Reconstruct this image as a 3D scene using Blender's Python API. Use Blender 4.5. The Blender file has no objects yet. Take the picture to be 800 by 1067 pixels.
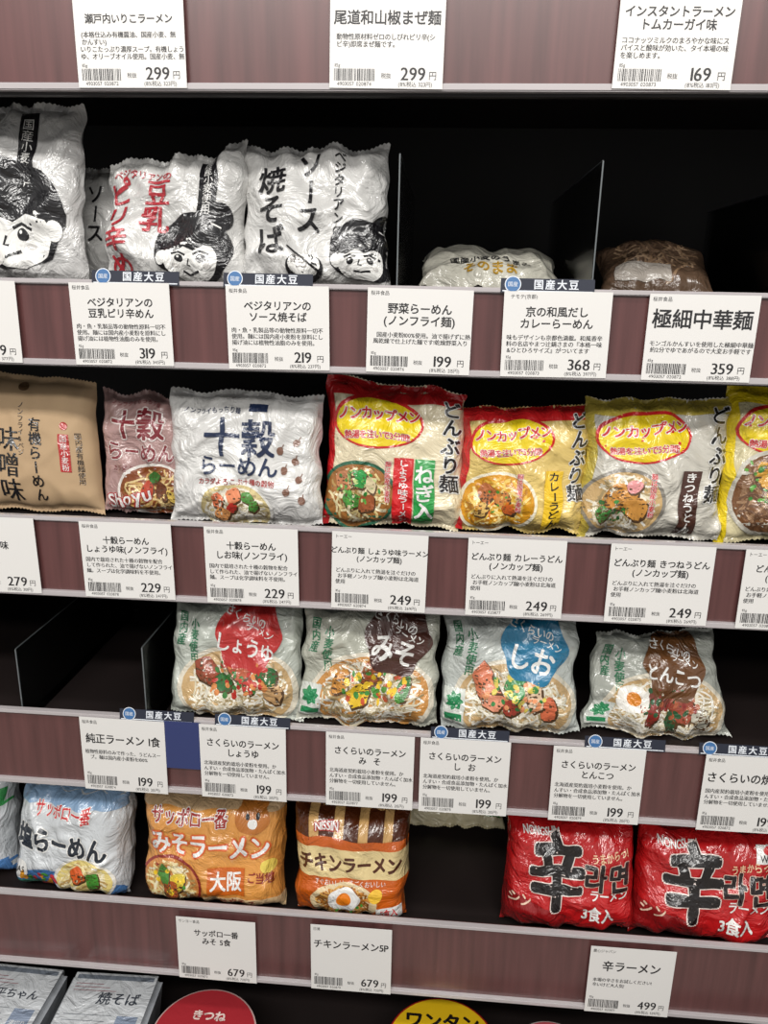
import bpy, bmesh, math, random
from mathutils import Vector, Matrix, noise
from mathutils.geometry import tessellate_polygon
scene=bpy.context.scene
COL=bpy.context.collection
def link(o): COL.objects.link(o); return o
def srgb(h):
    c=[int(h[i:i+2],16)/255 for i in (0,2,4)]
    return tuple([(x/12.92 if x<=.04045 else ((x+.055)/1.055)**2.4) for x in c]+[1.0])
# ---------------------------------------------------------------- materials
MC={}
def film(h,rough=.32,bump=.75,metal=0.0):
    """printed plastic film: crinkle bump + clear gloss coat"""
    k=('film',h,rough,bump,metal)
    if k in MC: return MC[k]
    m=bpy.data.materials.new('film_'+h); m.use_nodes=True; nt=m.node_tree; b=nt.nodes['Principled BSDF']
    tc=nt.nodes.new('ShaderNodeTexCoord'); n1=nt.nodes.new('ShaderNodeTexNoise'); n1.inputs['Scale'].default_value=24; n1.inputs['Detail'].default_value=4
    n1.inputs['Distortion'].default_value=2.2; n1.inputs['Roughness'].default_value=.55
    bp=nt.nodes.new('ShaderNodeBump'); bp.inputs['Strength'].default_value=bump; bp.inputs['Distance'].default_value=.009
    nt.links.new(tc.outputs['Object'],n1.inputs['Vector']); nt.links.new(n1.outputs['Fac'],bp.inputs['Height']); nt.links.new(bp.outputs['Normal'],b.inputs['Normal']); nt.links.new(bp.outputs['Normal'],b.inputs['Coat Normal'])
    n2=nt.nodes.new('ShaderNodeTexNoise'); n2.inputs['Scale'].default_value=14
    mx=nt.nodes.new('ShaderNodeMixRGB'); mx.blend_type='MULTIPLY'; mx.inputs[0].default_value=.16
    nt.links.new(tc.outputs['Object'],n2.inputs['Vector']); mx.inputs[1].default_value=srgb(h); nt.links.new(n2.outputs['Fac'],mx.inputs[2])
    nt.links.new(mx.outputs[0],b.inputs['Base Color'])
    b.inputs['Roughness'].default_value=rough; b.inputs['Metallic'].default_value=metal
    b.inputs['Coat Weight'].default_value=.9; b.inputs['Coat Roughness'].default_value=.07
    MC[k]=m; return m
def solid(h,rough=.5,coat=0.0,nz=0.0,scale=(1,1,1),name='mat'):
    k=('solid',h,rough,coat,nz,scale,name)
    if k in MC: return MC[k]
    m=bpy.data.materials.new(name+'_'+h); m.use_nodes=True; nt=m.node_tree; b=nt.nodes['Principled BSDF']
    tc=nt.nodes.new('ShaderNodeTexCoord'); mp=nt.nodes.new('ShaderNodeMapping'); mp.inputs['Scale'].default_value=scale
    n=nt.nodes.new('ShaderNodeTexNoise'); n.inputs['Scale'].default_value=6; n.inputs['Detail'].default_value=5
    cr=nt.nodes.new('ShaderNodeValToRGB'); c=srgb(h)
    cr.color_ramp.elements[0].position=.3; cr.color_ramp.elements[1].position=.7
    cr.color_ramp.elements[0].color=tuple(x*(1-nz) for x in c[:3])+(1,); cr.color_ramp.elements[1].color=tuple(min(1,x*(1+nz)) for x in c[:3])+(1,)
    nt.links.new(tc.outputs['Object'],mp.inputs['Vector']); nt.links.new(mp.outputs[0],n.inputs['Vector']); nt.links.new(n.outputs['Fac'],cr.inputs[0]); nt.links.new(cr.outputs[0],b.inputs['Base Color'])
    b.inputs['Roughness'].default_value=rough; b.inputs['Coat Weight'].default_value=coat; b.inputs['Coat Roughness'].default_value=.1
    MC[k]=m; return m
def clear_mat():
    if 'clear' in MC: return MC['clear']
    m=bpy.data.materials.new('clear_acrylic'); m.use_nodes=True; nt=m.node_tree; nt.nodes.clear()
    o=nt.nodes.new('ShaderNodeOutputMaterial'); t=nt.nodes.new('ShaderNodeBsdfTransparent'); g=nt.nodes.new('ShaderNodeBsdfGlossy'); g.inputs['Roughness'].default_value=.12
    t.inputs[0].default_value=(.9,.92,.92,1)
    d=nt.nodes.new('ShaderNodeFresnel'); d.inputs['IOR'].default_value=1.45
    x=nt.nodes.new('ShaderNodeMixShader'); nt.links.new(d.outputs[0],x.inputs[0]); nt.links.new(t.outputs[0],x.inputs[1]); nt.links.new(g.outputs[0],x.inputs[2]); nt.links.new(x.outputs[0],o.inputs[0])
    MC['clear']=m; return m
# ---------------------------------------------------------------- glyphs
GC={}
def glyph(ch):
    if ch in GC: return GC[ch]
    cu=bpy.data.curves.new('g','FONT'); cu.body=ch; cu.size=1; cu.resolution_u=3
    ob=link(bpy.data.objects.new('g',cu)); bpy.context.view_layer.update()
    me=bpy.data.meshes.new_from_object(ob.evaluated_get(bpy.context.evaluated_depsgraph_get()))
    vs=[(v.co.x,v.co.y) for v in me.vertices]; fs=[]
    for p in me.polygons:
        f=list(p.vertices)
        if p.normal.z<0: f.reverse()
        fs.append(f)
    xs=[v[0] for v in vs] or [0]; ys=[v[1] for v in vs] or [0]
    bpy.data.objects.remove(ob); bpy.data.meshes.remove(me); bpy.data.curves.remove(cu)
    GC[ch]=(vs,fs,(min(xs),max(xs),min(ys),max(ys))); return GC[ch]
_r=glyph('国')[2]; GX=(_r[0]+_r[1])/2; GY=(_r[2]+_r[3])/2; EM=(_r[1]-_r[0])/.84
def text2d(txt,size,vert=False,sx=1.0,sp=1.0):
    """returns list of (verts,faces) centred at the origin"""
    k=size/EM; out=[]; pen=0
    for ch in txt:
        if ch==' ':
            pen+=size*.4; continue
        vs,fs,bb=glyph(ch)
        if vert:
            if ch in 'ー〜()':
                out.append(([((y-GY)*k*sx,-(x-GX)*k-pen-size/2) for x,y in vs],fs))
            else:
                out.append(([((x-GX)*k*sx,(y-GY)*k-pen-size/2) for x,y in vs],fs))
            pen+=size*sp
        else:
            if ord(ch)<0x2000:
                w=(bb[1]-bb[0])*k*sx
                out.append(([((x-bb[0])*k*sx+pen+.03*size,(y-GY)*k) for x,y in vs],fs)); pen+=w+.09*size
            else:
                out.append(([((x-GX)*k*sx+pen+size*sx/2,(y-GY)*k) for x,y in vs],fs)); pen+=size*sx*sp
    if vert: return [([(x,y+pen/2) for x,y in v],f) for v,f in out]
    return [([(x-pen/2,y) for x,y in v],f) for v,f in out]
def ring(r,n,ph=0): return [(r*math.cos(ph+2*math.pi*i/n),r*math.sin(ph+2*math.pi*i/n)) for i in range(n)]
def slice_poly(P,ax,g):
    """cut a polygon into strips of width g along axis ax"""
    lo=min(p[ax] for p in P); hi=max(p[ax] for p in P); i0=math.floor(lo/g); i1=math.floor(hi/g)
    if i0==i1: return [P]
    out=[]; rest=P
    for i in range(i0+1,i1+1):
        c=i*g; A=[];B=[]; n=len(rest)
        for k in range(n):
            p=rest[k]; q=rest[(k+1)%n]
            if p[ax]<=c: A.append(p)
            if p[ax]>=c: B.append(p)
            if (p[ax]<c<q[ax]) or (q[ax]<c<p[ax]):
                t=(c-p[ax])/(q[ax]-p[ax]); m=[p[0]+t*(q[0]-p[0]),p[1]+t*(q[1]-p[1])]; m[ax]=c; m=tuple(m); A.append(m); B.append(m)
        if len(A)>2: out.append(A)
        rest=B
        if len(rest)<3: break
    if len(rest)>2: out.append(rest)
    return out
# ---------------------------------------------------------------- generic mesh helpers
def mesh_obj(name,verts,faces,mats,mi=None,smooth=False):
    me=bpy.data.meshes.new(name); me.from_pydata(verts,[],faces)
    for m in mats: me.materials.append(m)
    if mi: me.polygons.foreach_set('material_index',mi)
    if smooth: me.polygons.foreach_set('use_smooth',[True]*len(me.polygons))
    me.update(); return link(bpy.data.objects.new(name,me))
def box(name,x0,x1,y0,y1,z0,z1,mat,bev=0.0,parent=None):
    bm=bmesh.new(); bmesh.ops.create_cube(bm,size=1)
    for v in bm.verts: v.co=Vector(((x0+x1)/2+v.co.x*(x1-x0),(y0+y1)/2+v.co.y*(y1-y0),(z0+z1)/2+v.co.z*(z1-z0)))
    if bev: bmesh.ops.bevel(bm,geom=bm.edges[:],offset=bev,segments=2,affect='EDGES')
    me=bpy.data.meshes.new(name); bm.to_mesh(me); bm.free(); me.materials.append(mat)
    o=link(bpy.data.objects.new(name,me))
    if parent: o.parent=parent
    return o
class Art:
    """collects flat print in metres; subclasses map it on to a surface"""
    def __init__(s,W,H):
        s.W=W; s.H=H; s.mats=[]; s.dec=[]; s.vy=1.0
    def mi(s,m):
        if isinstance(m,str): m=film(m)
        if m not in s.mats: s.mats.append(m)
        return s.mats.index(m)
    def xy(s,fx,fy): return ((fx-.5)*s.W,(.5-fy)*s.H)
    def add(s,vs,fs,m,L):
        if vs: s.dec.append((vs,fs,s.mi(m),L))
    def poly(s,pts,m,L=1): s.add([s.xy(*p) for p in pts],[list(range(len(pts)))[::-1]],m,L)
    def rect(s,x0,y0,x1,y1,m,L=1): s.poly([(x0,y0),(x1,y0),(x1,y1),(x0,y1)],m,L)
    def ell(s,fx,fy,rx,ry,m,L=1,n=28,rot=0,wob=0,k=5,ph=0):
        cx,cy=s.xy(fx,fy); rx*=s.W; ry*=s.W; pts=[]
        for i in range(n):
            a=2*math.pi*i/n; q=1+wob*math.cos(k*a+ph); x=rx*math.cos(a)*q; y=ry*math.sin(a)*q
            pts.append((cx+x*math.cos(rot)-y*math.sin(rot),cy+s.vy*(x*math.sin(rot)+y*math.cos(rot))))
        s.add(pts,[list(range(n))],m,L)
    def stroke(s,pts,wd,m,L=1):
        P=[s.xy(*p) for p in pts]; wd*=s.W; vs=[];n=len(P)
        for i,p in enumerate(P):
            a=P[max(0,i-1)]; b=P[min(n-1,i+1)]; dx=b[0]-a[0]; dy=b[1]-a[1]; l=math.hypot(dx,dy) or 1
            w=wd/2; nx,ny=-dy/l*w,dx/l*w
            vs+= [(p[0]+nx,p[1]+ny),(p[0]-nx,p[1]-ny)]
        fs=[[2*i,2*i+1,2*i+3,2*i+2] for i in range(n-1)]
        s.add(vs,fs,m,L)
    def T(s,txt,fx,fy,size,m,L=2,vert=False,bold=0.0,rot=0,sx=1.0,sp=1.0,out=None,ob=.05):
        k=size*s.W; cx,cy=s.xy(fx,fy); c=math.cos(rot); d=math.sin(rot)
        lay=[]
        if out: lay+=[(o,out,L-.8+.03*i) for i,o in enumerate(ring((ob+bold)*k,12))]
        if bold<=0: st=[(0,0)]
        elif bold<.02: st=[(-bold*k,0),(bold*k,0)]
        elif bold<.04: st=[(0,0)]+ring(bold*k,4,.785)
        else: st=[(0,0)]+ring(bold*k,8)
        lay+=[(o,m,L+.05*i) for i,o in enumerate(st)]
        G=text2d(txt,k,vert,sx,sp); vy=s.vy
        for (ox,oy),mm,l in lay:
            for vs,fs in G: s.add([(cx+ox+x*c-y*d,cy+oy+vy*(x*d+y*c)) for x,y in vs],fs,mm,l)
    def noodles(s,fx,fy,rx,ry,cols,n=40,wd=.016,L=2,seed=0):
        R=random.Random(seed)
        for i in range(n):
            a=R.uniform(0,6.28); q=math.sqrt(R.random())*.8; x=q*math.cos(a); y=q*math.sin(a); d=R.uniform(0,6.28); cv=R.uniform(-1,1)
            pts=[]
            for j in range(12):
                if x*x+y*y>.94: break
                pts.append((fx+x*rx,fy+s.vy*y*ry*s.W/s.H)); x+=math.cos(d)*.13; y+=math.sin(d)*.13; d+=cv*.35+.5*math.sin(j*1.3+i)
            if len(pts)>2: s.stroke(pts,wd,R.choice(cols),L+R.random()*.9)
    def bowl(s,fx,fy,rx,ry,rim,broth,noo,tops,seed=0,n=40,L=2,wd=.016):
        s.ell(fx,fy,rx,ry,rim,L); s.ell(fx,fy,rx*.92,ry*.9,broth,L+.5); s.noodles(fx,fy,rx*.88,ry*.86,noo,n,wd,L+1,seed)
        R=random.Random(seed+5)
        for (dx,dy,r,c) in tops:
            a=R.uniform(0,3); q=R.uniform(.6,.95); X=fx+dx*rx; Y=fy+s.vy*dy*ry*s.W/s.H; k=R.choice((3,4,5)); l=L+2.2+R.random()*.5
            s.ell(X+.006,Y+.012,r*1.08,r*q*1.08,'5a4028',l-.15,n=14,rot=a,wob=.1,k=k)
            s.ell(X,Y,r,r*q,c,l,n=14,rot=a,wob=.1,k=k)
    def scatter(s,fx,fy,rx,ry,r,cols,n,L=4.3,seed=0):
        R=random.Random(seed)
        for i in range(n):
            a=R.uniform(0,6.28); q=math.sqrt(R.random())
            s.ell(fx+q*rx*math.cos(a),fy+q*ry*math.sin(a)*s.W/s.H,r*R.uniform(.6,1.2),r*R.uniform(.4,.9),R.choice(cols),L+R.random()*.5,n=8,rot=R.uniform(0,3))
    def collect(s,g=.0036):
        """print diced on a fine grid so that it follows the surface"""
        V=[];Fc=[]; key={}
        def vid(p,L,i):
            k=(round(p[0],6),round(p[1],6),round(L,3),i)
            if k not in key: key[k]=len(V); V.append((p[0],p[1],L))
            return key[k]
        for vs,fs,i,L in s.dec:
            if not g:
                o=len(V); V+=[(x,y,L) for x,y in vs]; Fc+=[([j+o for j in f],i) for f in fs]; continue
            for f in fs:
                P=[vs[j] for j in f]
                tr=[P] if len(P)<5 else [[P[a] for a in t] for t in tessellate_polygon([[Vector((x,y,0)) for x,y in P]])]
                for t in tr:
                    for q in slice_poly(t,0,g):
                        for w in slice_poly(q,1,g):
                            ids=[]
                            for p in w:
                                v=vid(p,L,i)
                                if v not in ids: ids.append(v)
                            if len(ids)>2: Fc.append((ids,i))
        return V,Fc
def srt(x): return math.sqrt(x*x+.005)
class Pack(Art):
    def __init__(s,name,cx,w,h,t,yc,floor,tilt=8,yaw=0,roll=0,body='dededc',seed=1,cor=((0,0),(0,0),(0,0),(0,0)),wr=1.0,fin=.93,ex=3.0,pw=.55,bodymat=None,vy=1.0):
        super().__init__(w,h); s.name=name; s.cx=cx; s.t=t; s.yc=yc; s.floor=floor; s.tilt=math.radians(tilt); s.yaw=math.radians(yaw); s.roll=math.radians(roll)
        s.seed=seed*7.31; s.cor=cor; s.wr=wr; s.fin=fin; s.ex=ex; s.pw=pw; s.vy=vy; s.mi(bodymat or film(body))
    def surf(s,X,Y,side=1):
        W,H=s.W,s.H; a=max(-1,min(1,X/(W/2))); b=max(-1,min(1,Y/(H/2)))
        bb=min(1,abs(b)/s.fin)
        bul=((1-abs(a)**s.ex)*(1-bb**s.ex))**s.pw
        N=noise.noise; sd=s.seed
        w=N(Vector((X*20,Y*20,sd)))*.0036+ max(0,1-srt(N(Vector((X*26+Y*10,Y*16-X*8,sd+4)))))**3*.0042*min(1,bul*2+.2)
        w+=max(0,1-srt(N(Vector((X*14-Y*17,Y*12+X*10,sd+14))))*2.4)**2*.0034
        w+=max(0,1-srt(N(Vector((X*24+Y*21,Y*20-X*15,sd+24))))*2.6)**2*.0016
        e=math.exp(-(1-bb)/.22)
        w+=e*.0032*math.sin(a*17+3*N(Vector((a*2,b,sd+9)))+sd)*(1-.5*abs(a))
        w+=math.exp(-(1-abs(a))/.12)*.003*N(Vector((Y*60,sd,a)))
        w*=s.wr
        out=side*s.t/2*bul + w*(1 if side>0 else .6 if bul>.05 else 1)
        x=a*W/2*(1-.035*(1-b*b)*(1 if s.t>.03 else .5)) + N(Vector((b*3,sd+2,0)))*.0028*s.wr*abs(a)
        z=b*H/2*(1-.02*(1-a*a)) + N(Vector((a*2.5,sd+5,b)))*.0046*s.wr*abs(b)
        tl,tr,bl,br=s.cor; u=(a+1)/2; v=(b+1)/2
        dx=(tl[0]*(1-u)+tr[0]*u)*v+(bl[0]*(1-u)+br[0]*u)*(1-v); dz=(tl[1]*(1-u)+tr[1]*u)*v+(bl[1]*(1-u)+br[1]*u)*(1-v)
        return Vector((x+dx*W,-out,z+dz*H))
    def build(s):
        NA,NB=70,62; V=[];Fs=[];MI=[]; W,H=s.W,s.H
        for side in (1,-1):
            o=len(V)
            for j in range(NB+1):
                b=-1+2*j/NB
                for i in range(NA+1):
                    a=-1+2*i/NA; p=s.surf(a*W/2,b*H/2,side)
                    if j in (0,NB): p.z+=(.0011 if i%2 else -.0004)
                    V.append(p)
            for j in range(NB):
                for i in range(NA):
                    q=[o+j*(NA+1)+i,o+j*(NA+1)+i+1,o+(j+1)*(NA+1)+i+1,o+(j+1)*(NA+1)+i]
                    Fs.append(q if side>0 else q[::-1]); MI.append(0)
        nb=len(V); dv,df=s.collect(); e=.0008; C={}
        for x,y,L in dv:
            kk=(round(x,5),round(y,5))
            if kk in C: p,n=C[kk]
            else:
                p=s.surf(x,y); n=(s.surf(x+e,y)-p).cross(s.surf(x,y+e)-p)
                n=n.normalized() if n.length>1e-12 else Vector((0,-1,0))
                if n.y>0: n=-n
                C[kk]=(p,n)
            V.append(p+n*(.0005+.00017*L))
        for f,m in df: Fs.append([i+nb for i in f]); MI.append(m)
        R=Matrix.Rotation(s.yaw,3,'Z')@Matrix.Rotation(s.roll,3,'Y')@Matrix.Rotation(-s.tilt,3,'X')
        V=[R@(p+Vector((0,0,H/2))) for p in V]; mz=min(p.z for p in V)
        V=[p-Vector((0,0,mz)) for p in V]
        o=mesh_obj(s.name,V,Fs,s.mats,MI,True); o.location=(s.cx,s.yc,s.floor+.0005)
        return o
# ---------------------------------------------------------------- shelving unit
unit=link(bpy.data.objects.new('store_shelf_unit',None))
BOARD=solid('1d1615',.5,0,.3,(1,1,1),'dark_board'); BACK=solid('151211',.6,0,.3,(1,1,1),'back_panel')
RAIL=solid('563534',.34,.6,.28,(14,14,.8),'plum_woodgrain'); LIP=solid('aaa4a5',.25,.6,.05,(1,1,1),'clear_grey_plastic'); SHADE=solid('2a2727',.4,0,.1,(1,1,1),'shade_dark')
XL,XR=-.85,.80
ROWS=[(1.602,1.516,1.590),(1.357,1.281,1.346),(1.127,1.044,1.108),(.904,.814,.880),(.658,.556,.618)]
box('back_panel',XL,XR,.42,.44,0,1.95,BACK,parent=unit)
box('side_panel_left',XL-.03,XL,-.01,.44,0,1.95,BOARD,parent=unit); box('side_panel_right',XR,XR+.03,-.01,.44,0,1.95,BOARD,parent=unit)
for i,(zt,zb,fl) in enumerate(ROWS):
    box('shelf_board_%d'%i,XL,XR,.006,.42,fl-.022,fl,BOARD,parent=unit)
    box('rail_face_%d'%i,XL,XR,0,.006,zb,zt,RAIL,.001,unit)
    box('rail_top_lip_%d'%i,XL,XR,-.0035,.004,zt-.0035,zt+.001,LIP,.0008,unit)
    box('rail_bottom_lip_%d'%i,XL,XR,-.0045,.004,zb-.002,zb+.004,LIP,.001,unit)
    box('rail_bottom_shade_strip_%d'%i,XL,XR,.0045,.012,zb-.004,zb+.001,SHADE,0,unit)  # dark strip stands in for the shade under the rail lip
box('base_shelf',XL,XR,-.16,.42,.375,.40,BOARD,parent=unit); box('base_rail',XL,XR,-.17,-.16,.33,.41,RAIL,.002,unit); box('kick_plate',XL,XR,-.13,-.12,0,.375,BOARD,parent=unit)
vs=[];fs=[]
for r in range(3):
    for i in range(150):
        x=XL+.01+i*.0107+(r%2)*.005; y=.018+r*.010; o=len(vs)
        for k in range(8): vs.append((x+.0028*math.cos(k*.785),y+.0028*math.sin(k*.785),.6184))
        fs.append([o+k for k in range(8)])
ph=mesh_obj('perforations',vs,fs,[solid('6a6462',.5,name='perf')]); ph.parent=unit
floor=box('floor',-3,3,-3.5,1,-.05,0,solid('8d8982',.35,0,.1,(1,1,1),'vinyl_floor'))
CL=clear_mat()
def divider(x,row,h=.10,y0=.012,y1=.33):
    fl=ROWS[row][2]
    b=box('clear_shelf_divider',x-.0009,x+.0009,y0,y1,fl+.0005,fl+h,CL,.0004)
    box('foot',x-.006,x+.006,y0,y1,fl+.0003,fl+.0018,CL,0,b)
    box('edge_front',x-.0006,x+.0006,y0-.0012,y0-.0002,fl+.0005,fl+h,solid('5f6466',.3,.5,name='acrylic_edge'),0,b)
    box('edge_top',x-.0007,x+.0007,y0,y1,fl+h,fl+h+.0008,solid('45494a',.3,.5,name='acrylic_edge'),0,b)
for x,r,h in ((-.043,1,.122),(.132,1,.118),(.325,1,.110),(-.45,3,.09),(-.308,3,.10)): divider(x,r,h)
# ---------------------------------------------------------------- price tags
PAPER=solid('d2d0cd',.45,.15,.02,(1,1,1),'tag_paper'); INK=solid('1d1c1e',.5,name='ink')
def tag(cx,row,name,price,desc=(),maker='桜井食品',ns=.0085,dim=None,w=.0945):
    zt,zb={0:(1.588,1.5155),1:(1.3555,1.281),2:(1.1255,1.0445),3:(.902,.8115),4:(.648,.5545)}[row]
    if dim: zt-=dim
    h=zt-zb; a=Art(w,h); a.mi(PAPER); I=INK
    U=lambda mm:mm/w
    k=h/.0775; a.vy=min(1.15,max(1,k))
    a.T(maker,.03+.5*len(maker)*.0042/w,.06,U(.0042),I)
    y=.235 if len(name)>1 else .285
    for j,t in enumerate(name):
        a.T(t,.5,y,U(ns*1.05),I,bold=.024); y+=(ns*1.2*k)/h
    y=max(y-.02,.45 if len(name)>1 else .40)
    for j,t in enumerate(desc):
        a.T(t,.04+.5*len(t)*.0050/w,y+.0035/h,U(.0050),I,bold=.018); y+=.0058*k/h
    a.T('115g',.07,.765,U(.0034),I)
    R=random.Random(int(cx*1000)+row*77); x=.04
    while x<.40:
        bw=R.choice((.004,.007,.010)); a.rect(x,.80,x+bw,.925,I); x+=bw+R.choice((.004,.006,.009))
    a.T('4903057 02087%d'%R.randint(1,9),.22,.955,U(.0040),I)
    a.T('税抜',.50,.87,U(.0042),I)
    a.T(price,.74,.845,U(.0135),I,bold=.018); a.T('円',.91,.865,U(.0068),I)
    a.T('(8%税込 '+str(round(int(price)*1.08))+'円)',.76,.955,U(.0042),I)
    V,F=a.collect(g=0)
    th=.0006
    vv=[(-w/2,0,-h/2),(w/2,0,-h/2),(w/2,0,h/2),(-w/2,0,h/2),(-w/2,th,-h/2),(w/2,th,-h/2),(w/2,th,h/2),(-w/2,th,h/2)]
    ff=[[0,1,2,3],[7,6,5,4],[0,4,5,1],[1,5,6,2],[2,6,7,3],[3,7,4,0]]; mm=[0]*6
    o=len(vv); vv+=[(x,-.00006-.00004*L,y) for x,y,L in V]; ff+=[[i+o for i in f] for f,m in F]; mm+=[m for f,m in F]
    ob=mesh_obj('price_tag',vv,ff,a.mats,mm); R2=random.Random(int(cx*999))
    ob.location=(cx,-.0056,(zt+zb)/2); ob.rotation_euler=(0,math.radians(R2.uniform(-.7,.7)),0)
d1=('肉・魚・乳製品等の動物性原料一切不','使用。麺には国内産小麦粉を原料にし','揚げ油には植物性油脂のみを使用。')
d2=('国内で栽培された十種の穀物を配合','して作られた、油で揚げないノンフライ','麺。スープは化学調味料を不使用。')
d3=('どんぶりに入れて熱湯を注ぐだけの','お手軽ノンカップ麺!小麦粉は北海道','使用')
d4=('北海道産契約栽培小麦粉を使用。か','んすい・合成食品添加物・たんぱく加水','分解物を一切使用していません。')
tag(-.272,0,['瀬戸内いりこラーメン'],'299',('(本格仕込み有機醤油、国産小麦、無','かんすい)','いりこたっぷり濃厚スープ。有機しょう','ゆ、オリーブオイル使用。国産小麦、無'),'マルシマ(広島)',.0072)
tag(-.055,0,['尾道和山椒まぜ麺'],'299',('動物性原材料ゼロのしびれピリ辛(シ','ビ辛)即席まぜ麺です。'),'マルシマ(広島)',.0105)
tag(.178,0,['インスタントラーメン','トムカーガイ味'],'169',('ココナッツミルクのまろやかな味にス','パイスと酸味が効いた、タイ本場の味','を楽しめます。'),'',.0082)
tag(-.4435,1,['らーめん'],'349',('本場沖縄',),'桜井食品',.012)
tag(-.297,1,['ベジタリアンの','豆乳ピリ辛めん'],'319',d1); tag(-.150,1,['ベジタリアンの','ソース焼そば'],'219',d1)
tag(-.021,1,['野菜らーめん','(ノンフライ麺)'],'199',('国産小麦粉100%使用。油で揚げずに熱','風乾燥で仕上げた麺です!乾燥野菜入り',),ns=.0092)
tag(.101,1,['京の和風だし','カレーらーめん'],'368',('味もデザインも京都色満載。和風香辛','料の名店やまつ辻鍋さまの『本格一味','&ひとひろサイズ』がついてます'),'テモテ(京都)',.0088)
tag(.227,1,['極細中華麺'],'359',('モンゴルかんすいを使用した極細中華麺','約2分でゆであがるので大変お手軽です'),'桜井食品',.0165)
tag(-.4507,2,['育ち','ん味噌味'],'279',('ラーメン!国産の有','機。安全、美味、簡単')); tag(-.309,2,['十穀らーめん','しょうゆ味(ノンフライ)'],'229',d2,ns=.0076)
tag(-.181,2,['十穀らーめん','しお味(ノンフライ)'],'229',d2,ns=.008); tag(-.053,2,['どんぶり麺 しょうゆ味ラーメン','(ノンカップ麺)'],'249',d3,'トーエー',.0064)
tag(.081,2,['どんぶり麺 カレーうどん','(ノンカップ麺)'],'249',d3,'トーエー',.0074); tag(.219,2,['どんぶり麺 きつねうどん','(ノンカップ麺)'],'249',d3,'トーエー',.0076,w=.098)
tag(.343,2,['どんぶり麺 てんぷら','(ノンカップ麺)'],'249',d3,'トーエー',.0074)
tag(-.330,3,['純正ラーメン 1食'],'199',('植物性原料のみで作った、うどんスー','プ。麺は国内産小麦粉を100%'),ns=.0105); tag(-.197,3,['さくらいのラーメン','しょうゆ'],'199',d4)
tag(-.059,3,['さくらいのラーメン','み  そ'],'199',d4,ns=.0082); tag(.042,3,['さくらいのラーメン','し  お'],'199',d4,ns=.0082)
tag(.181,3,['さくらいのラーメン','とんこつ'],'199',d4,ns=.0082); tag(.336,3,['さくらいの焼そば'],'199',('国内産契約栽培小麦粉を使用。化学調',)+d4[1:],ns=.0105)
tag(-.237,4,['サッポロ一番','みそ 5食'],'679',(),'サンヨー食品',.0085,dim=.004); tag(-.077,4,['チキンラーメン5P'],'679',(),'日清',.0105); tag(.243,4,['辛ラーメン'],'499',('本場の辛さをお試しください!','辛いけど大人気!'),'農心ジャパン',.0125)
def talker(x,row):
    zt=ROWS[row][0]; W,H=.082,.0125; a=Art(W,H); a.mi(solid('171c2c',.7,0,name='talker')); wt=solid('c8ccd2',.6,name='talker_ink')
    a.rect(.02,.84,.98,.92,wt); a.T('国産大豆',.60,.42,.108,wt,L=1,bold=.025,sp=1.15); a.ell(.13,.42,.088,.088,wt,1,n=24); a.ell(.13,.42,.078,.078,solid('34608f',.6,name='talker_blue'),2,n=24); a.T('国産',.13,.42,.055,wt,3)
    V,F=a.collect(g=0); vv=[(-W/2,0,0),(W/2,0,0),(W/2,0,H),(-W/2,0,H),(-W/2,.0006,0),(W/2,.0006,0),(W/2,.0006,H),(-W/2,.0006,H)]; ff=[[0,1,2,3],[7,6,5,4],[0,4,5,1],[1,5,6,2],[2,6,7,3],[3,7,4,0]]; mm=[0]*6
    o=len(vv); vv+=[(p[0],-.0001-.0001*p[2],p[1]+H/2) for p in V]; ff+=[[i+o for i in f] for f,m in F]; mm+=[m for f,m in F]
    ob=mesh_obj('shelf_talker',vv,ff,a.mats,mm); ob.location=(x,-.0044,zt-.003); ob.rotation_euler=(math.radians(-12),0,0)
for x,r in ((-.282,1),(-.159,1),(.091,1),(-.291,3),(-.186,3),(.046,3),(.206,3),(.322,3)): talker(x,r)
box('blue_shelf_sign',-.283,-.243,-.0050,-.0044,.845,.903,solid('2b3563',.4,.2,name='sign'))
# ---------------------------------------------------------------- packets
K='18171a'; WH='e9e8e4'
def manga(p,x,y,s,f=1):
    r=p.W/p.H
    p.ell(x,y,s*1.12,s*.98,K,2,wob=.03,k=7); p.ell(x+f*s*.80,y-s*.80*r,s*.42,s*.38,K,2.1); p.stroke([(x+f*s*.6,y-s*.62*r),(x+f*s*.86,y-s*.50*r)],s*.05,WH,2.6)
    p.ell(x-f*s*.08,y+s*.36*r,s*.74,s*.60,WH,3); p.ell(x-f*s*.88,y+s*.30*r,s*.16,s*.2,WH,3)
    p.poly([(x-s*.95,y+s*.05*r),(x-s*.6,y-s*.35*r),(x+s*.75,y-s*.35*r),(x+s*.85,y+s*.12*r),(x+s*.35,y-s*.0*r),(x+s*.05,y+s*.14*r),(x-s*.25,y-s*.0*r),(x-s*.55,y+s*.16*r)],K,4)
    for q in (-.42,.24):
        p.ell(x+s*q,y+s*.36*r,s*.12,s*.11,K,4.6); p.ell(x+s*(q-.03),y+s*.32*r,s*.035,s*.035,WH,5.4); p.stroke([(x+s*(q-.2),y+s*.24*r),(x+s*q,y+s*.17*r),(x+s*(q+.2),y+s*.26*r)],s*.06,K,4.8)
    p.stroke([(x-s*.10,y+s*.36*r),(x-s*.17,y+s*.52*r),(x-s*.06,y+s*.54*r)],s*.045,K,4.6)
    p.stroke([(x-s*.35,y+s*.68*r),(x-s*.12,y+s*.76*r),(x+s*.18,y+s*.66*r)],s*.06,K,4.6); p.ell(x-s*.5,y+s*.58*r,s*.1,s*.06,'c9c6c2',4.4); p.ell(x+s*.38,y+s*.56*r,s*.1,s*.06,'c9c6c2',4.4)
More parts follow.
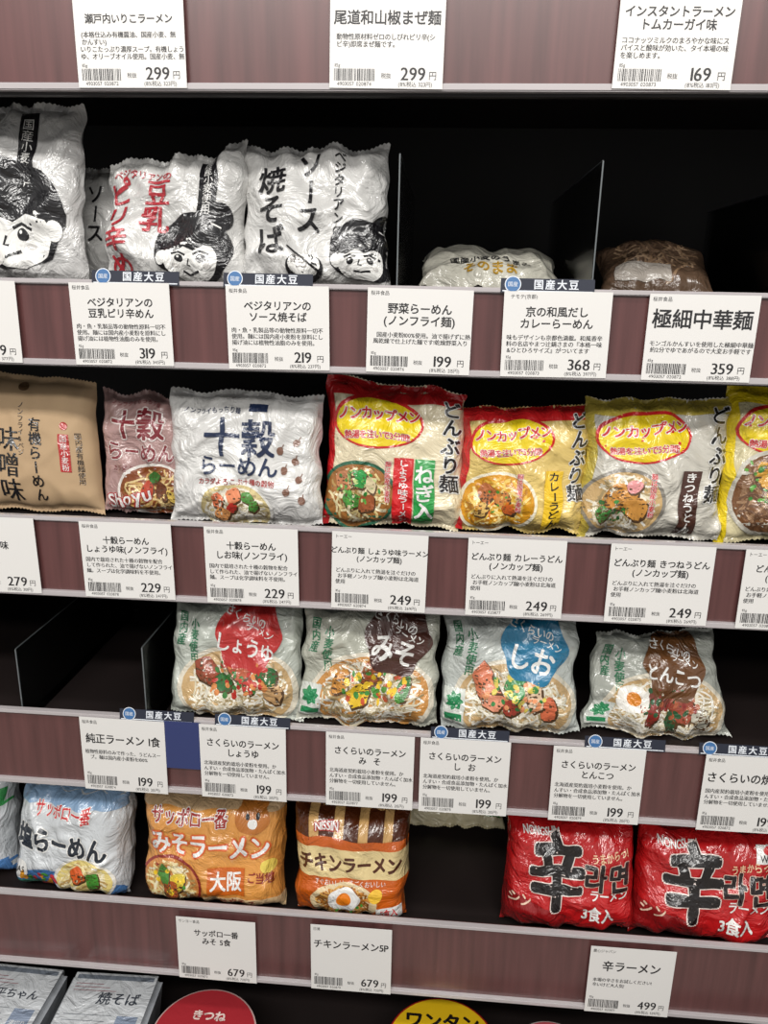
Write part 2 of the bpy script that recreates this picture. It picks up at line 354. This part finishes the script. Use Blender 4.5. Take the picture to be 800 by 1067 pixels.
F1,F2,F3,F4=[ROWS[i][2] for i in (1,2,3,4)]
N1=['e8d9a8','dcc78a','f0e6c4','b8955a']; N2=['e9e2cf','d8ceb2','f2eee2','a8946c']; N3=['d9b878','e6cc94','c9a05f','8a6434']
# row 1
p=Pack('soy_noodle_packet',-.428,.146,.172,.04,.065,F1,6,body='c9c8c6',seed=1,wr=1.7)
p.rect(.60,.06,.72,.50,K); p.T('国産小麦使用',.66,.28,.075,WH,2,True); manga(p,.52,.62,.36,-1); p.ell(.30,.84,.17,.1,'e4e2dd',6); p.ell(.30,.84,.13,.07,'b9b4a8',7); p.noodles(.3,.84,.12,.065,['e8e6e0','8c877c'],14,.012,8,3); p.build()
p=Pack('soy_noodle_packet',-.345,.10,.125,.03,.115,F1,9,body='bdbcb9',seed=8); p.T('ソース',.3,.4,.2,K,2,True,bold=.02); p.build()
RD='b02a35'
p=Pack('soy_noodle_packet',-.268,.146,.136,.045,.07,F1,10,body='cfcecb',seed=2,wr=1.9,cor=((.03,-.12),(0,.03),(0,0),(0,0)))
p.T('ベジタリアンの',.30,.16,.060,RD,bold=.02,rot=-.1); p.T('ピリ辛め',.13,.55,.18,RD,2,True,bold=.03,rot=.05); p.T('豆乳',.40,.40,.19,RD,2,True,bold=.03,rot=-.1); p.rect(.70,.08,.83,.50,K,2); p.T('国産小麦使用',.765,.29,.066,WH,3.5,True,sp=.96)
manga(p,.66,.72,.24); p.build()
p=Pack('fried_noodle_packet',-.128,.148,.138,.045,.068,F1,10,body='d2d1ce',seed=3,wr=1.6,cor=((.02,-.02),(-.02,0),(0,0),(0,0)))
p.T('焼そば',.22,.47,.20,K,2,True,bold=.025); p.T('ソース',.48,.36,.175,K,2,True,bold=.025); p.T('ベジタリアンの',.68,.36,.078,K,2,True,bold=.02); manga(p,.84,.74,.20); p.ell(.45,.86,.13,.09,K,3); p.ell(.45,.84,.11,.07,WH,4); p.noodles(.45,.82,.1,.06,[K,'888480'],12,.01,4.8,2); p.stroke([(.33,.72),(.55,.88)],.012,K,6); p.build()
p=Pack('vegetable_noodle_packet',.048,.150,.10,.036,.13,F1,68,body='cfccbe',seed=4,wr=1.5)
p.T('そのまま',.5,.80,.1,'b9902c',2,bold=.03); p.T('国産小麦のうまみ',.5,.66,.075,K,2,bold=.02); p.build()
for i,(x,y,s) in enumerate(((.235,.17,21),(.392,.11,22))):
    p=Pack('dry_noodle_bag',x,.120,.11,.045,y,F1,62,body='66503f',seed=s,wr=1.2); p.noodles(.5,.5,.42,.4,['9d7f63','b5977a','7f6552'],60,.02,1,s); p.rect(.1,.72,.6,.9,'b3aaa0',4); p.build()
# row 2
paper=solid('b39775',.75,0,.08,(3,3,3),'kraft_paper')
p=Pack('miso_noodle_bag',-.434,.142,.152,.045,.072,F2,7,seed=5,wr=.6,bodymat=paper,cor=((0,.02),(-.05,-.05),(0,0),(0,0)),vy=1.05)
p.T('有機らーめん',.56,.60,.105,K,1,True,bold=.02); p.T('味噌味',.33,.65,.19,K,1,True,bold=.015); p.T('ノンフライ&ベジ',.44,.38,.05,K,1,True); p.ell(.79,.34,.03,.03,'b83230',1); p.rect(.745,.40,.825,.68,'b83230',1); p.T('国産小麦粉',.785,.54,.055,WH,2,True); p.T('国内産有機麺使用',.89,.58,.05,K,1,True); p.ell(.44,.08,.04,.03,'6b5138',1); p.build()
DR='822c34'
p=Pack('ten_grain_noodle_packet',-.304,.124,.134,.04,.082,F2,8,body='b2908c',seed=6,wr=1.7,cor=((0,0),(.02,-.05),(0,0),(0,0)),vy=1.08)
p.T('ノンフライもっちり麺',.34,.09,.045,DR); p.T('十穀',.36,.27,.25,DR,bold=.03,out='dfd3ce',ob=.04); p.T('らーめん',.38,.49,.16,DR,bold=.03,out='dfd3ce',ob=.04); p.T('カラダよろこぶ十種の穀物',.40,.62,.045,DR)
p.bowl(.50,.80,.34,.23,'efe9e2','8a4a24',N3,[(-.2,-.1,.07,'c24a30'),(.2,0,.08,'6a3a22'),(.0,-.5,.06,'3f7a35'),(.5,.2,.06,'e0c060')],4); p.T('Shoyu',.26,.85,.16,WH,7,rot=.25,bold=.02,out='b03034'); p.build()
NV='22304f'
p=Pack('ten_grain_noodle_packet',-.199,.164,.142,.045,.054,F2,8,body='d9d8d5',seed=7,wr=1.4,cor=((0.0,-.01),(-.01,-.02),(0,0),(0,0)),vy=1.08)
p.T('ノンフライもっちり麺',.30,.14,.037,NV,bold=.01); p.rect(.545,.09,.66,.14,NV,2); p.T('十穀',.49,.34,.235,NV,bold=.025); p.T('らーめん',.47,.55,.13,NV,bold=.025); p.T('カラダよろこぶ十種の穀物',.46,.67,.042,'a23a34',bold=.02)
for i,(x,y) in enumerate(((.76,.42),(.86,.36),(.85,.50),(.77,.57),(.87,.64),(.79,.73),(.88,.80))): p.ell(x,y,.018,.03,'7d5a4a',2,rot=i,wob=.2,k=2); p.stroke([(x-.01,y+.03),(x+.02,y-.05)],.006,'7d5a4a',2)
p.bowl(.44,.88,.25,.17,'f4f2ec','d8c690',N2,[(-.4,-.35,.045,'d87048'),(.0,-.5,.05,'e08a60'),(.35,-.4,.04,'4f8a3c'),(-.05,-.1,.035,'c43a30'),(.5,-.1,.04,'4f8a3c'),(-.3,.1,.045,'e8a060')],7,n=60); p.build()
YE='f0d31e'; RE='cf2226'; GR='2f9a4a'
def donburi(name,cx,w,h,y,tilt,yaw,body,seed,lab,labc,labt,lab2,bowlargs,minutes,cor,topc=RE,roll=0):
    p=Pack(name,cx,w,h,.045,y,F2,tilt,yaw,roll,body=body,seed=seed,wr=1.55,cor=cor); q=h/w
    p.rect(.0,.0,1,.12,topc,.5); p.rect(0,.12,.06,1,topc,.5)
    p.ell(.38,.27,.33,.19,RE,1,rot=.05); p.ell(.38,.275,.31,.17,YE,1.8,rot=.05); p.T('ノンカップメン',.38,.22,.092,RE,3.6,bold=.035,rot=.06,out=WH,ob=.05,sp=.93); p.T('熱湯を注いで'+minutes+'分間!',.38,.36,.058,RE,3.6,bold=.03,rot=.04,out=WH,ob=.05,sp=.95)
    p.T('どんぶり麺',.905,.40,min(.135,.68*q/5),K,3,True,bold=.03,out=WH,ob=.05)
    bowlargs(p)
    p.rect(.66,.50,.80,.97,labc,6); p.T(lab,.73,.735,min(.135,.45*q/len(lab)),labt,7,True,bold=.03,sx=1.2 if len(lab)>4 else 1)
    if lab2: p.rect(.51,.50,.65,.99,lab2[1],5.8); p.T(lab2[0],.58,.745,min(.1,.47*q/len(lab2[0])),WH,6.8,True,bold=.025,sx=1.4)
    p.T('麺は国産小麦粉',.47,.68,.045,RE,7,True,bold=.02,out=WH,ob=.04)
    return p
def b1(p): p.bowl(.26,.78,.28,.25,'2f6a50','a06a34',N1,[(-.4,-.4,.08,'c9855a'),(0,-.5,.07,GR),(.3,-.3,.06,'d8c8a0'),(-.2,.1,.06,'4f9a44'),(.2,.2,.07,'a8603c')],11,n=60); p.scatter(.27,.72,.18,.12,.018,['5fae4c','3b8a3e','c8dc90'],30,seed=3)
donburi('green_onion_noodle_packet',-.046,.148,.155,.064,8,0,'e6d9b8',31,'ねぎ入',GR,WH,('しょうゆ味ラーメン',RE),b1,'3',((.0,0),(-.02,-.06),(0,0),(0,0)),roll=1).build()
def b2(p): p.bowl(.30,.76,.31,.25,'f2ead0','d9981f',['ecc968','e3b545','f4dc94','b87a18'],[(-.3,-.3,.08,'b56a3a'),(.1,-.1,.07,'c88040'),(.3,.3,.06,'d96a30'),(-.4,.2,.06,'e8c070')],12,n=70); p.scatter(.3,.75,.2,.12,.016,['4f9a3c','e07a2a'],16,seed=4)
donburi('curry_noodle_packet',.089,.134,.134,.064,10,0,'e5c878',32,'カレーうどん','eec32c',K,None,b2,'5',((.02,-.04),(.0,.0),(0,0),(0,0))).build()
def b3(p): p.bowl(.28,.75,.29,.26,'8f8a80','c9a874',N2,[(-.1,-.2,.12,'c98a3c'),(.25,.1,.10,'d89a4c'),(-.5,.3,.06,'4f8a44'),(.2,-.5,.06,'d89090')],13,n=70); p.scatter(.2,.8,.1,.1,.018,['2e6a34','3b8a3e'],20,seed=5)
donburi('fried_tofu_noodle_packet',.220,.142,.144,.062,9,0,'d0ccc0',33,'きつねうどん','4a2c22',WH,None,b3,'5',((.0,-.02),(.03,.0),(0,0),(0,0)),'c8b44c').build()
def b4(p): p.bowl(.34,.68,.30,.33,'cfcabc','7a5232',['8f6d50','a58262','6b4c36'],[(-.2,-.4,.10,'d8a040'),(.1,.0,.10,'e0b860'),(.4,.3,.07,'3f7a38')],14,n=80); p.scatter(.3,.6,.22,.16,.02,['3f8a3c','6aa84c'],30,seed=6)
donburi('tempura_noodle_packet',.360,.140,.160,.064,10,0,'d8cda4',34,'天ぷらそば','2f5a3a',WH,None,b4,'5',((-.02,.0),(.0,.0),(0,0),(0,0)),YE,roll=0).build()
# row 3
def sakurai(cx,w,h,y,tilt,seed,blob,label,tops,sc,cor,roll=0,body='b9beb4',fx=.60,fy=.30,ls=.14,egg=False,logo=True,noo=N2,broth='c9a878'):
    p=Pack('organic_ramen_packet',cx,w,h,.042,y,F3,tilt,0,roll,body=body,seed=seed,wr=1.7,cor=cor,vy=1.2)
    p.rect(.05,.03,.95,.06,'9a9f98',.6)
    p.T('国内産',.10,.26,.068,'2f7450',2,True,bold=.03); p.T('小麦使用',.20,.36,.072,'2f7450',2,True,bold=.03)
    p.bowl(.53,.74,.455,.27,'ddd5c2',broth,noo,tops,seed,n=130,wd=.014)
    p.scatter(.55,.66,.24,.13,.024,sc,50,seed=seed,L=5)
    p.ell(fx,fy,.235,.225,blob,6,n=50,wob=.07,k=6,ph=1); p.T('さくらいの',fx-.02,fy-.14,.066,WH,7.2,rot=-.3,bold=.02); p.T('ラーメン',fx+.08,fy-.03,.054,WH,7.2,rot=-.3,bold=.02); p.T(label,fx-.02,fy+.10,ls,WH,7.2,bold=.03,rot=-.2)
    if logo: p.rect(.02,.66,.17,.93,'d8dcd4',6); p.ell(.095,.76,.055,.05,'2f8a58',7,wob=.2,k=7); p.rect(.035,.86,.155,.91,'2f8a58',7)
    if egg: p.ell(egg[0],egg[1],.12,.09,'f2efe6',5.8); p.ell(egg[0]+.01,egg[1],.055,.045,'e08a2c',6.6)
    return p.build()
SH='bb2e2c'
sakurai(-.219,.158,.140,.050,14,41,SH,'しょうゆ',[(-.5,-.4,.10,'9a4a32'),(.05,-.5,.10,'b35a3c'),(.5,-.3,.09,'2f6a38'),(.2,-.1,.07,'b9352c'),(-.2,-.15,.07,'2f6a38'),(.6,.1,.07,'c9a070')],['b9352c','3f7a3c','d88a50'],((.03,-.04),(-.03,.0),(.02,0),(.0,0)),logo=False,ls=.115,fx=.62)
sakurai(-.068,.160,.140,.048,13,42,'4a2a22','みそ',[(-.5,-.3,.08,'c98a3c'),(.0,-.5,.10,'a85a38'),(.5,-.2,.08,'3f7a3c'),(-.2,.0,.08,'e8c030')],['e8c030','e8c030','3f8a3c','5a9a44','c0502c'],((.05,-.02),(-.0,-.0),(0,0),(0,0)),fx=.70,fy=.26,ls=.17,body='b9baac',broth='c98f4c')
sakurai(.091,.154,.140,.052,14,43,'2279a0','しお',[(-.5,-.5,.11,'e0805c'),(-.35,-.1,.10,'e8997a'),(.0,-.4,.08,'3f8a4a'),(.3,-.2,.10,'e6c8a8'),(.55,.1,.08,'d8704c'),(-.05,.1,.07,'b04a3c')],['3f8a4a','f0a070','e4d060'],((.0,.0),(-.03,-.02),(0,0),(0,0)),fx=.66,fy=.28,ls=.17,body='c2c7c2')
sakurai(.252,.160,.126,.058,18,44,'6b4526','とんこつ',[(-.1,-.3,.09,'7a3a2c'),(.25,-.1,.10,'9a4a36'),(.55,.1,.08,'b8b4a4'),(.1,.3,.08,'2f5a38'),(-.2,.1,.07,'8a2f28')],['8a2f28','2f5a38','b06040'],((.08,-.14),(-.12,-.02),(0,0),(.03,0)),fx=.62,fy=.30,ls=.11,egg=(.29,.62),body='acafa6')
# row 4
V4=1.25
p=Pack('salt_ramen_multipack',-.432,.160,.140,.075,.060,F4,12,yaw=-6,body='cfd3d6',seed=51,wr=1.5,ex=5,pw=.45,cor=((.06,0),(-.08,-.0),(0,0),(-.04,0)),vy=V4)
p.rect(.0,.0,1,.16,'8aa8c8',.8); p.T('サッポロ一番',.49,.20,.092,RE,3,bold=.03,out=WH,ob=.05); p.T('塩らーめん',.49,.48,.165,'1a2430',4.4,bold=.045,out=WH,ob=.05,rot=-.06)
p.ell(.5,.92,.5,.13,'4f7fb8',1.5); p.bowl(.70,.80,.26,.15,'e8e4da','e0cc80',N1,[(-.2,-.2,.07,'d8602c'),(.3,.0,.07,'4f9a3c')],51,L=2); p.ell(.13,.77,.07,.06,WH,4); p.T('JAS',.13,.77,.05,K,5,bold=.02); p.rect(.05,.88,.35,.95,'3c9a80',4); p.scatter(.3,.85,.2,.06,.03,['d8404a','e8a030','4f9a3c'],14,seed=8); p.build()
p=Pack('salt_ramen_multipack',-.596,.150,.142,.075,.078,F4,8,body='cfd3d6',seed=52,wr=1.3,ex=5,pw=.45,vy=V4); p.T('塩らーめん',.5,.5,.18,'1a2430',4,bold=.03); p.rect(0,.8,1,1,'4f7fb8',1); p.rect(.8,.15,1,.3,GR,1); p.build()
OR='d8622a'
p=Pack('miso_ramen_multipack',-.255,.178,.142,.075,.056,F4,13,body='d9964a',seed=53,wr=1.4,ex=5,pw=.45,cor=((.0,0),(-.0,0),(0.02,0),(0,0)),vy=V4)
p.rect(0,0,1,.10,'c8a880',.8); p.T('サッポロ一番',.36,.17,.090,'a02a22',3,bold=.035,out=WH,ob=.05); p.T('みそラーメン',.50,.40,.142,WH,5,bold=.035,out=OR,ob=.08); p.ell(.80,.16,.12,.08,'b9702c',2); p.ell(.74,.05,.03,.03,'b9702c',2); p.ell(.87,.05,.03,.03,'b9702c',2); p.ell(.77,.14,.015,.018,K,3); p.ell(.84,.14,.015,.018,K,3); p.ell(.805,.20,.035,.025,WH,3)
p.bowl(.23,.76,.23,.16,'8c2a20','c98444',N1,[(-.2,-.3,.06,'4f8a3c'),(.2,-.1,.07,'d8c040'),(0,.2,.06,'b05a30')],53,n=50); p.scatter(.22,.74,.14,.08,.02,['f0c830','4f8a3c'],20,seed=9)
p.rect(.50,.58,.76,.82,'c9641e',4); p.T('大阪',.63,.70,.112,WH,5,bold=.03); p.T('ご当地',.87,.66,.06,'8c2a20',4,bold=.03); p.rect(.46,.85,1,1,'e8c898',3); p.T('甘辛香る',.70,.91,.065,'8c2a20',4,bold=.02); p.ell(.92,.56,.05,.04,'e8d060',3); p.build()
p=Pack('chicken_ramen_multipack',-.084,.145,.146,.075,.052,F4,13,body='cfa468',seed=54,wr=1.4,ex=5,pw=.45,cor=((-.0,0),(.0,0),(.04,0),(-.04,0)),vy=V4)
BR='4f240d'; OC='c65c16'
for i in range(5): p.rect(.02+i*.21,0,.15+i*.21,.33,BR,1)
p.rect(0,.25,1,.33,OC,2); p.T('NISSIN',.30,.17,.07,WH,3.6,bold=.03,out='b02a20',ob=.12); p.rect(0,.33,1,.58,'dcc690',2); p.T('チキンラーメン',.5,.46,.128,BR,3.4,bold=.045); p.rect(0,.58,1,1,OC,2); p.T('すぐおいしい、すごくおいしい',.5,.62,.045,WH,3)
p.ell(.46,.80,.30,.15,'e0caa0',3); p.noodles(.46,.80,.27,.13,['cf8438','b0702a','dca858','8a5420'],80,.016,3.8,4); p.ell(.46,.77,.14,.09,WH,5.6,wob=.06); p.ell(.46,.77,.065,.05,'e8801c',6.4); p.ell(.74,.72,.06,.05,'f0c040',5.5); p.scatter(.52,.86,.16,.05,.014,['4f9a3c'],14,seed=3,L=5); p.rect(.75,.83,.97,.93,WH,6); p.T('5食入',.86,.88,.06,RE,7,bold=.02); p.build()
p=Pack('cream_ramen_multipack',.045,.140,.12,.05,.20,F4,70,body='ddd2ae',seed=55); p.T('ラーメン',.5,.8,.14,'c89030',2,bold=.03); p.rect(.75,.6,.95,.9,'4f8a3c',1); p.build()
RR='b91a1d'
def shin(cx,w,y,seed,yaw,cor,sticker=False):
    p=Pack('spicy_ramen_multipack',cx,w,.144,.075,y,F4,13,yaw=yaw,bodymat=film(RR,.26,.8),seed=seed,wr=1.55,ex=4.5,pw=.48,cor=cor,vy=V4)
    p.rect(0,0,1,.05,'7c1215',.6); p.T('NONGSHIM',.24,.12,.055,WH,3,bold=.02)
    p.poly([(0,.62),(.25,.70),(.45,.80),(.42,1),(0,1)],'8c1417',1)
    p.T('辛',.36,.45,.46,'120b0c',4.4,bold=.04,sx=.92,out='e8d8d0',ob=.016)
    p.T('うまからっ!',.76,.27,.056,'f0c8a0',3,bold=.03,rot=.1); p.T('라면',.75,.45,.19,'1a0e0f',4,bold=.04,out='e0c0b0',ob=.025); p.T('ラーメン',.76,.60,.075,WH,3,bold=.03)
    p.T('シン',.10,.68,.08,'e8c8b0',3,bold=.03); p.T('3食入',.68,.76,.10,WH,3,bold=.035)
    if sticker: p.rect(.80,.10,.96,.23,WH,3); p.T('WFP',.88,.19,.05,K,4,bold=.02); p.ell(.88,.135,.03,.02,RE,4)
    p.build()
shin(.178,.160,.055,61,2,((.03,0),(-.03,0),(-.0,0),(.0,0))); shin(.334,.166,.053,62,-1,((.03,0),(-.02,0),(0,0),(0,0)),True)
# row 5 : cup noodles and carton trays
def cup(name,cx,cy,r,h,side,lid,ringc,txt,tc):
    V=[];Fs=[];MI=[];n=48
    prof=[(0,0),(r*.70,0),(r*.74,.003),(r*.93,h-.006),(r,h-.005),(r*1.01,h-.002),(r,h),(r*.97,h+.0006),(r*.80,h+.0008),(0,h+.001)]
    for q,z in prof:
        for k in range(n): a=2*math.pi*k/n; V.append((q*math.cos(a),q*math.sin(a),z))
    cols=[side,side,side,WH,WH,WH,ringc,lid,lid]; mats=[];
    for c in cols:
        m=film(c,.35,.1)
        if m not in mats: mats.append(m)
    for j in range(len(prof)-1):
        for k in range(n): Fs.append([j*n+k,j*n+(k+1)%n,(j+1)*n+(k+1)%n,(j+1)*n+k]); MI.append(mats.index(film(cols[j],.35,.1)))
    a=Art(2*r,2*r)
    for t,fx,fy,s in txt: a.T(t,fx,fy,s,tc,2,bold=.04)
    a.T('カップめん',.5,.80,.1,'1a1a1a',2,bold=.03); a.ell(.5,.60,.3,.12,N1[0],1); a.noodles(.5,.6,.28,.11,N3,30,.02,1.5,3)
    V2,F2_=a.collect(g=0); off=len(mats); o=len(V); V+=[(x,y,h+.0012+.0001*L) for x,y,L in V2]; Fs+=[[i+o for i in f] for f,m in F2_]; MI+=[m+off for f,m in F2_]
    ob=mesh_obj(name,V,Fs,mats+a.mats,MI); ob.location=(cx,cy,.4005); return ob
cup('red_cup_noodle',-.254,-.022,.064,.085,'b02a2c','a82c34','c9a8a4',[('きつね',.5,.30,.11)],'e8d0c8')
cup('yellow_cup_noodle',.034,-.012,.068,.085,'d8a818','dcb41a','a81c1c',[('ワンタン',.5,.25,.17)],'1a1414')
cup('red_cup_noodle',.165,-.018,.050,.090,'b02a2c','b8505a','cfc6c0',[('辛口',.5,.27,.22)],'f0e6dc')
def tray(name,cx,cy,w,d,h,lines,rot):
    bm=bmesh.new(); bmesh.ops.create_cube(bm,size=1)
    for v in bm.verts:
        k=1 if v.co.z>0 else .86; v.co=Vector((v.co.x*w*k,v.co.y*d*k,(v.co.z+.5)*h))
    bmesh.ops.bevel(bm,geom=[e for e in bm.edges],offset=.008,segments=3,affect='EDGES')
    V=[tuple(v.co) for v in bm.verts]; bm.verts.index_update(); Fs=[[v.index for v in f.verts] for f in bm.faces]; MI=[0]*len(Fs); bm.free()
    a=Art(w,d); a.mi(film('9fa3a8',.3,.2))
    a.rect(.05,.05,.95,.95,'c9cccf',.2); a.rect(.08,.07,.92,.11,'6f7680',1)
    for t,fx,fy,s,c in lines: a.T(t,fx,fy,s,c,2,bold=.02)
    for i in range(6): a.rect(.12,.42+i*.05,.62-.05*(i%2),.425+i*.05,'6a6f76',1)
    for i in range(3): a.rect(.10,.15+i*.03,.40+.08*i,.155+i*.03,'8a4048',1)
    a.rect(.68,.42,.90,.66,'8894a8',1); a.T('湯切り',.79,.54,.06,WH,2); a.rect(.10,.80,.9,.86,'b04040',1)
    V2,F2_=a.collect(g=0); o=len(V); V+=[(x,y,h+.0006+.0002*L) for x,y,L in V2]; Fs+=[[i+o for i in f] for f,m in F2_]; MI+=[m for f,m in F2_]
    ob=mesh_obj(name,V,Fs,a.mats,MI); ob.location=(cx,cy,.4005); ob.rotation_euler=(0,0,rot)
tray('fried_noodle_tray',-.388,-.02,.120,.16,.085,[('焼そば',.62,.28,.15,'3a3f48')],.03)
tray('fried_noodle_tray',-.519,-.02,.120,.16,.085,[('一平ちゃん',.55,.30,.12,'3a3f48')],-.02)
# ---------------------------------------------------------------- light
w=bpy.data.worlds.new('store_ambient'); scene.world=w; w.use_nodes=True; w.node_tree.nodes['Background'].inputs[0].default_value=(1,.985,.965,1); w.node_tree.nodes['Background'].inputs[1].default_value=.40
def area(name,loc,rot,sx,sy,e,c=(1,.975,.94)):
    l=bpy.data.lights.new(name,'AREA'); l.shape='RECTANGLE'; l.size=sx; l.size_y=sy; l.energy=e; l.color=c
    o=link(bpy.data.objects.new(name,l)); o.location=loc; o.rotation_euler=rot
area('ceiling_gloss_light',(-.3,-1.7,2.7),(math.radians(48),0,0),2.4,.18,46); area('ceiling_gloss_light',(.2,-.75,2.8),(math.radians(18),0,0),2.6,.15,16); area('ceiling_gloss_light',(.1,-2.7,2.7),(math.radians(60),0,0),3.2,.18,38)  # last, rearmost strip is an added lamp, for highlights on the glossy packs
# ---------------------------------------------------------------- camera
f=790.0; th=math.radians(16); ps=math.radians(4); ro=math.radians(1.2)
fwd=Vector((-math.sin(ps)*math.cos(th),math.cos(ps)*math.cos(th),-math.sin(th))); r0=Vector((math.cos(ps),math.sin(ps),0)); u0=r0.cross(fwd)
r=r0*math.cos(ro)+u0*math.sin(ro); u=u0*math.cos(ro)-r0*math.sin(ro)
cam=link(bpy.data.objects.new('camera',bpy.data.cameras.new('camera')))
cam.matrix_world=Matrix(((r.x,u.x,-fwd.x,0),(r.y,u.y,-fwd.y,-.71),(r.z,u.z,-fwd.z,1.35),(0,0,0,1)))
cam.data.sensor_fit='VERTICAL'; cam.data.sensor_height=36; cam.data.lens=36*f/1067; cam.data.clip_start=.01
scene.camera=cam
scene.view_settings.view_transform='Standard'
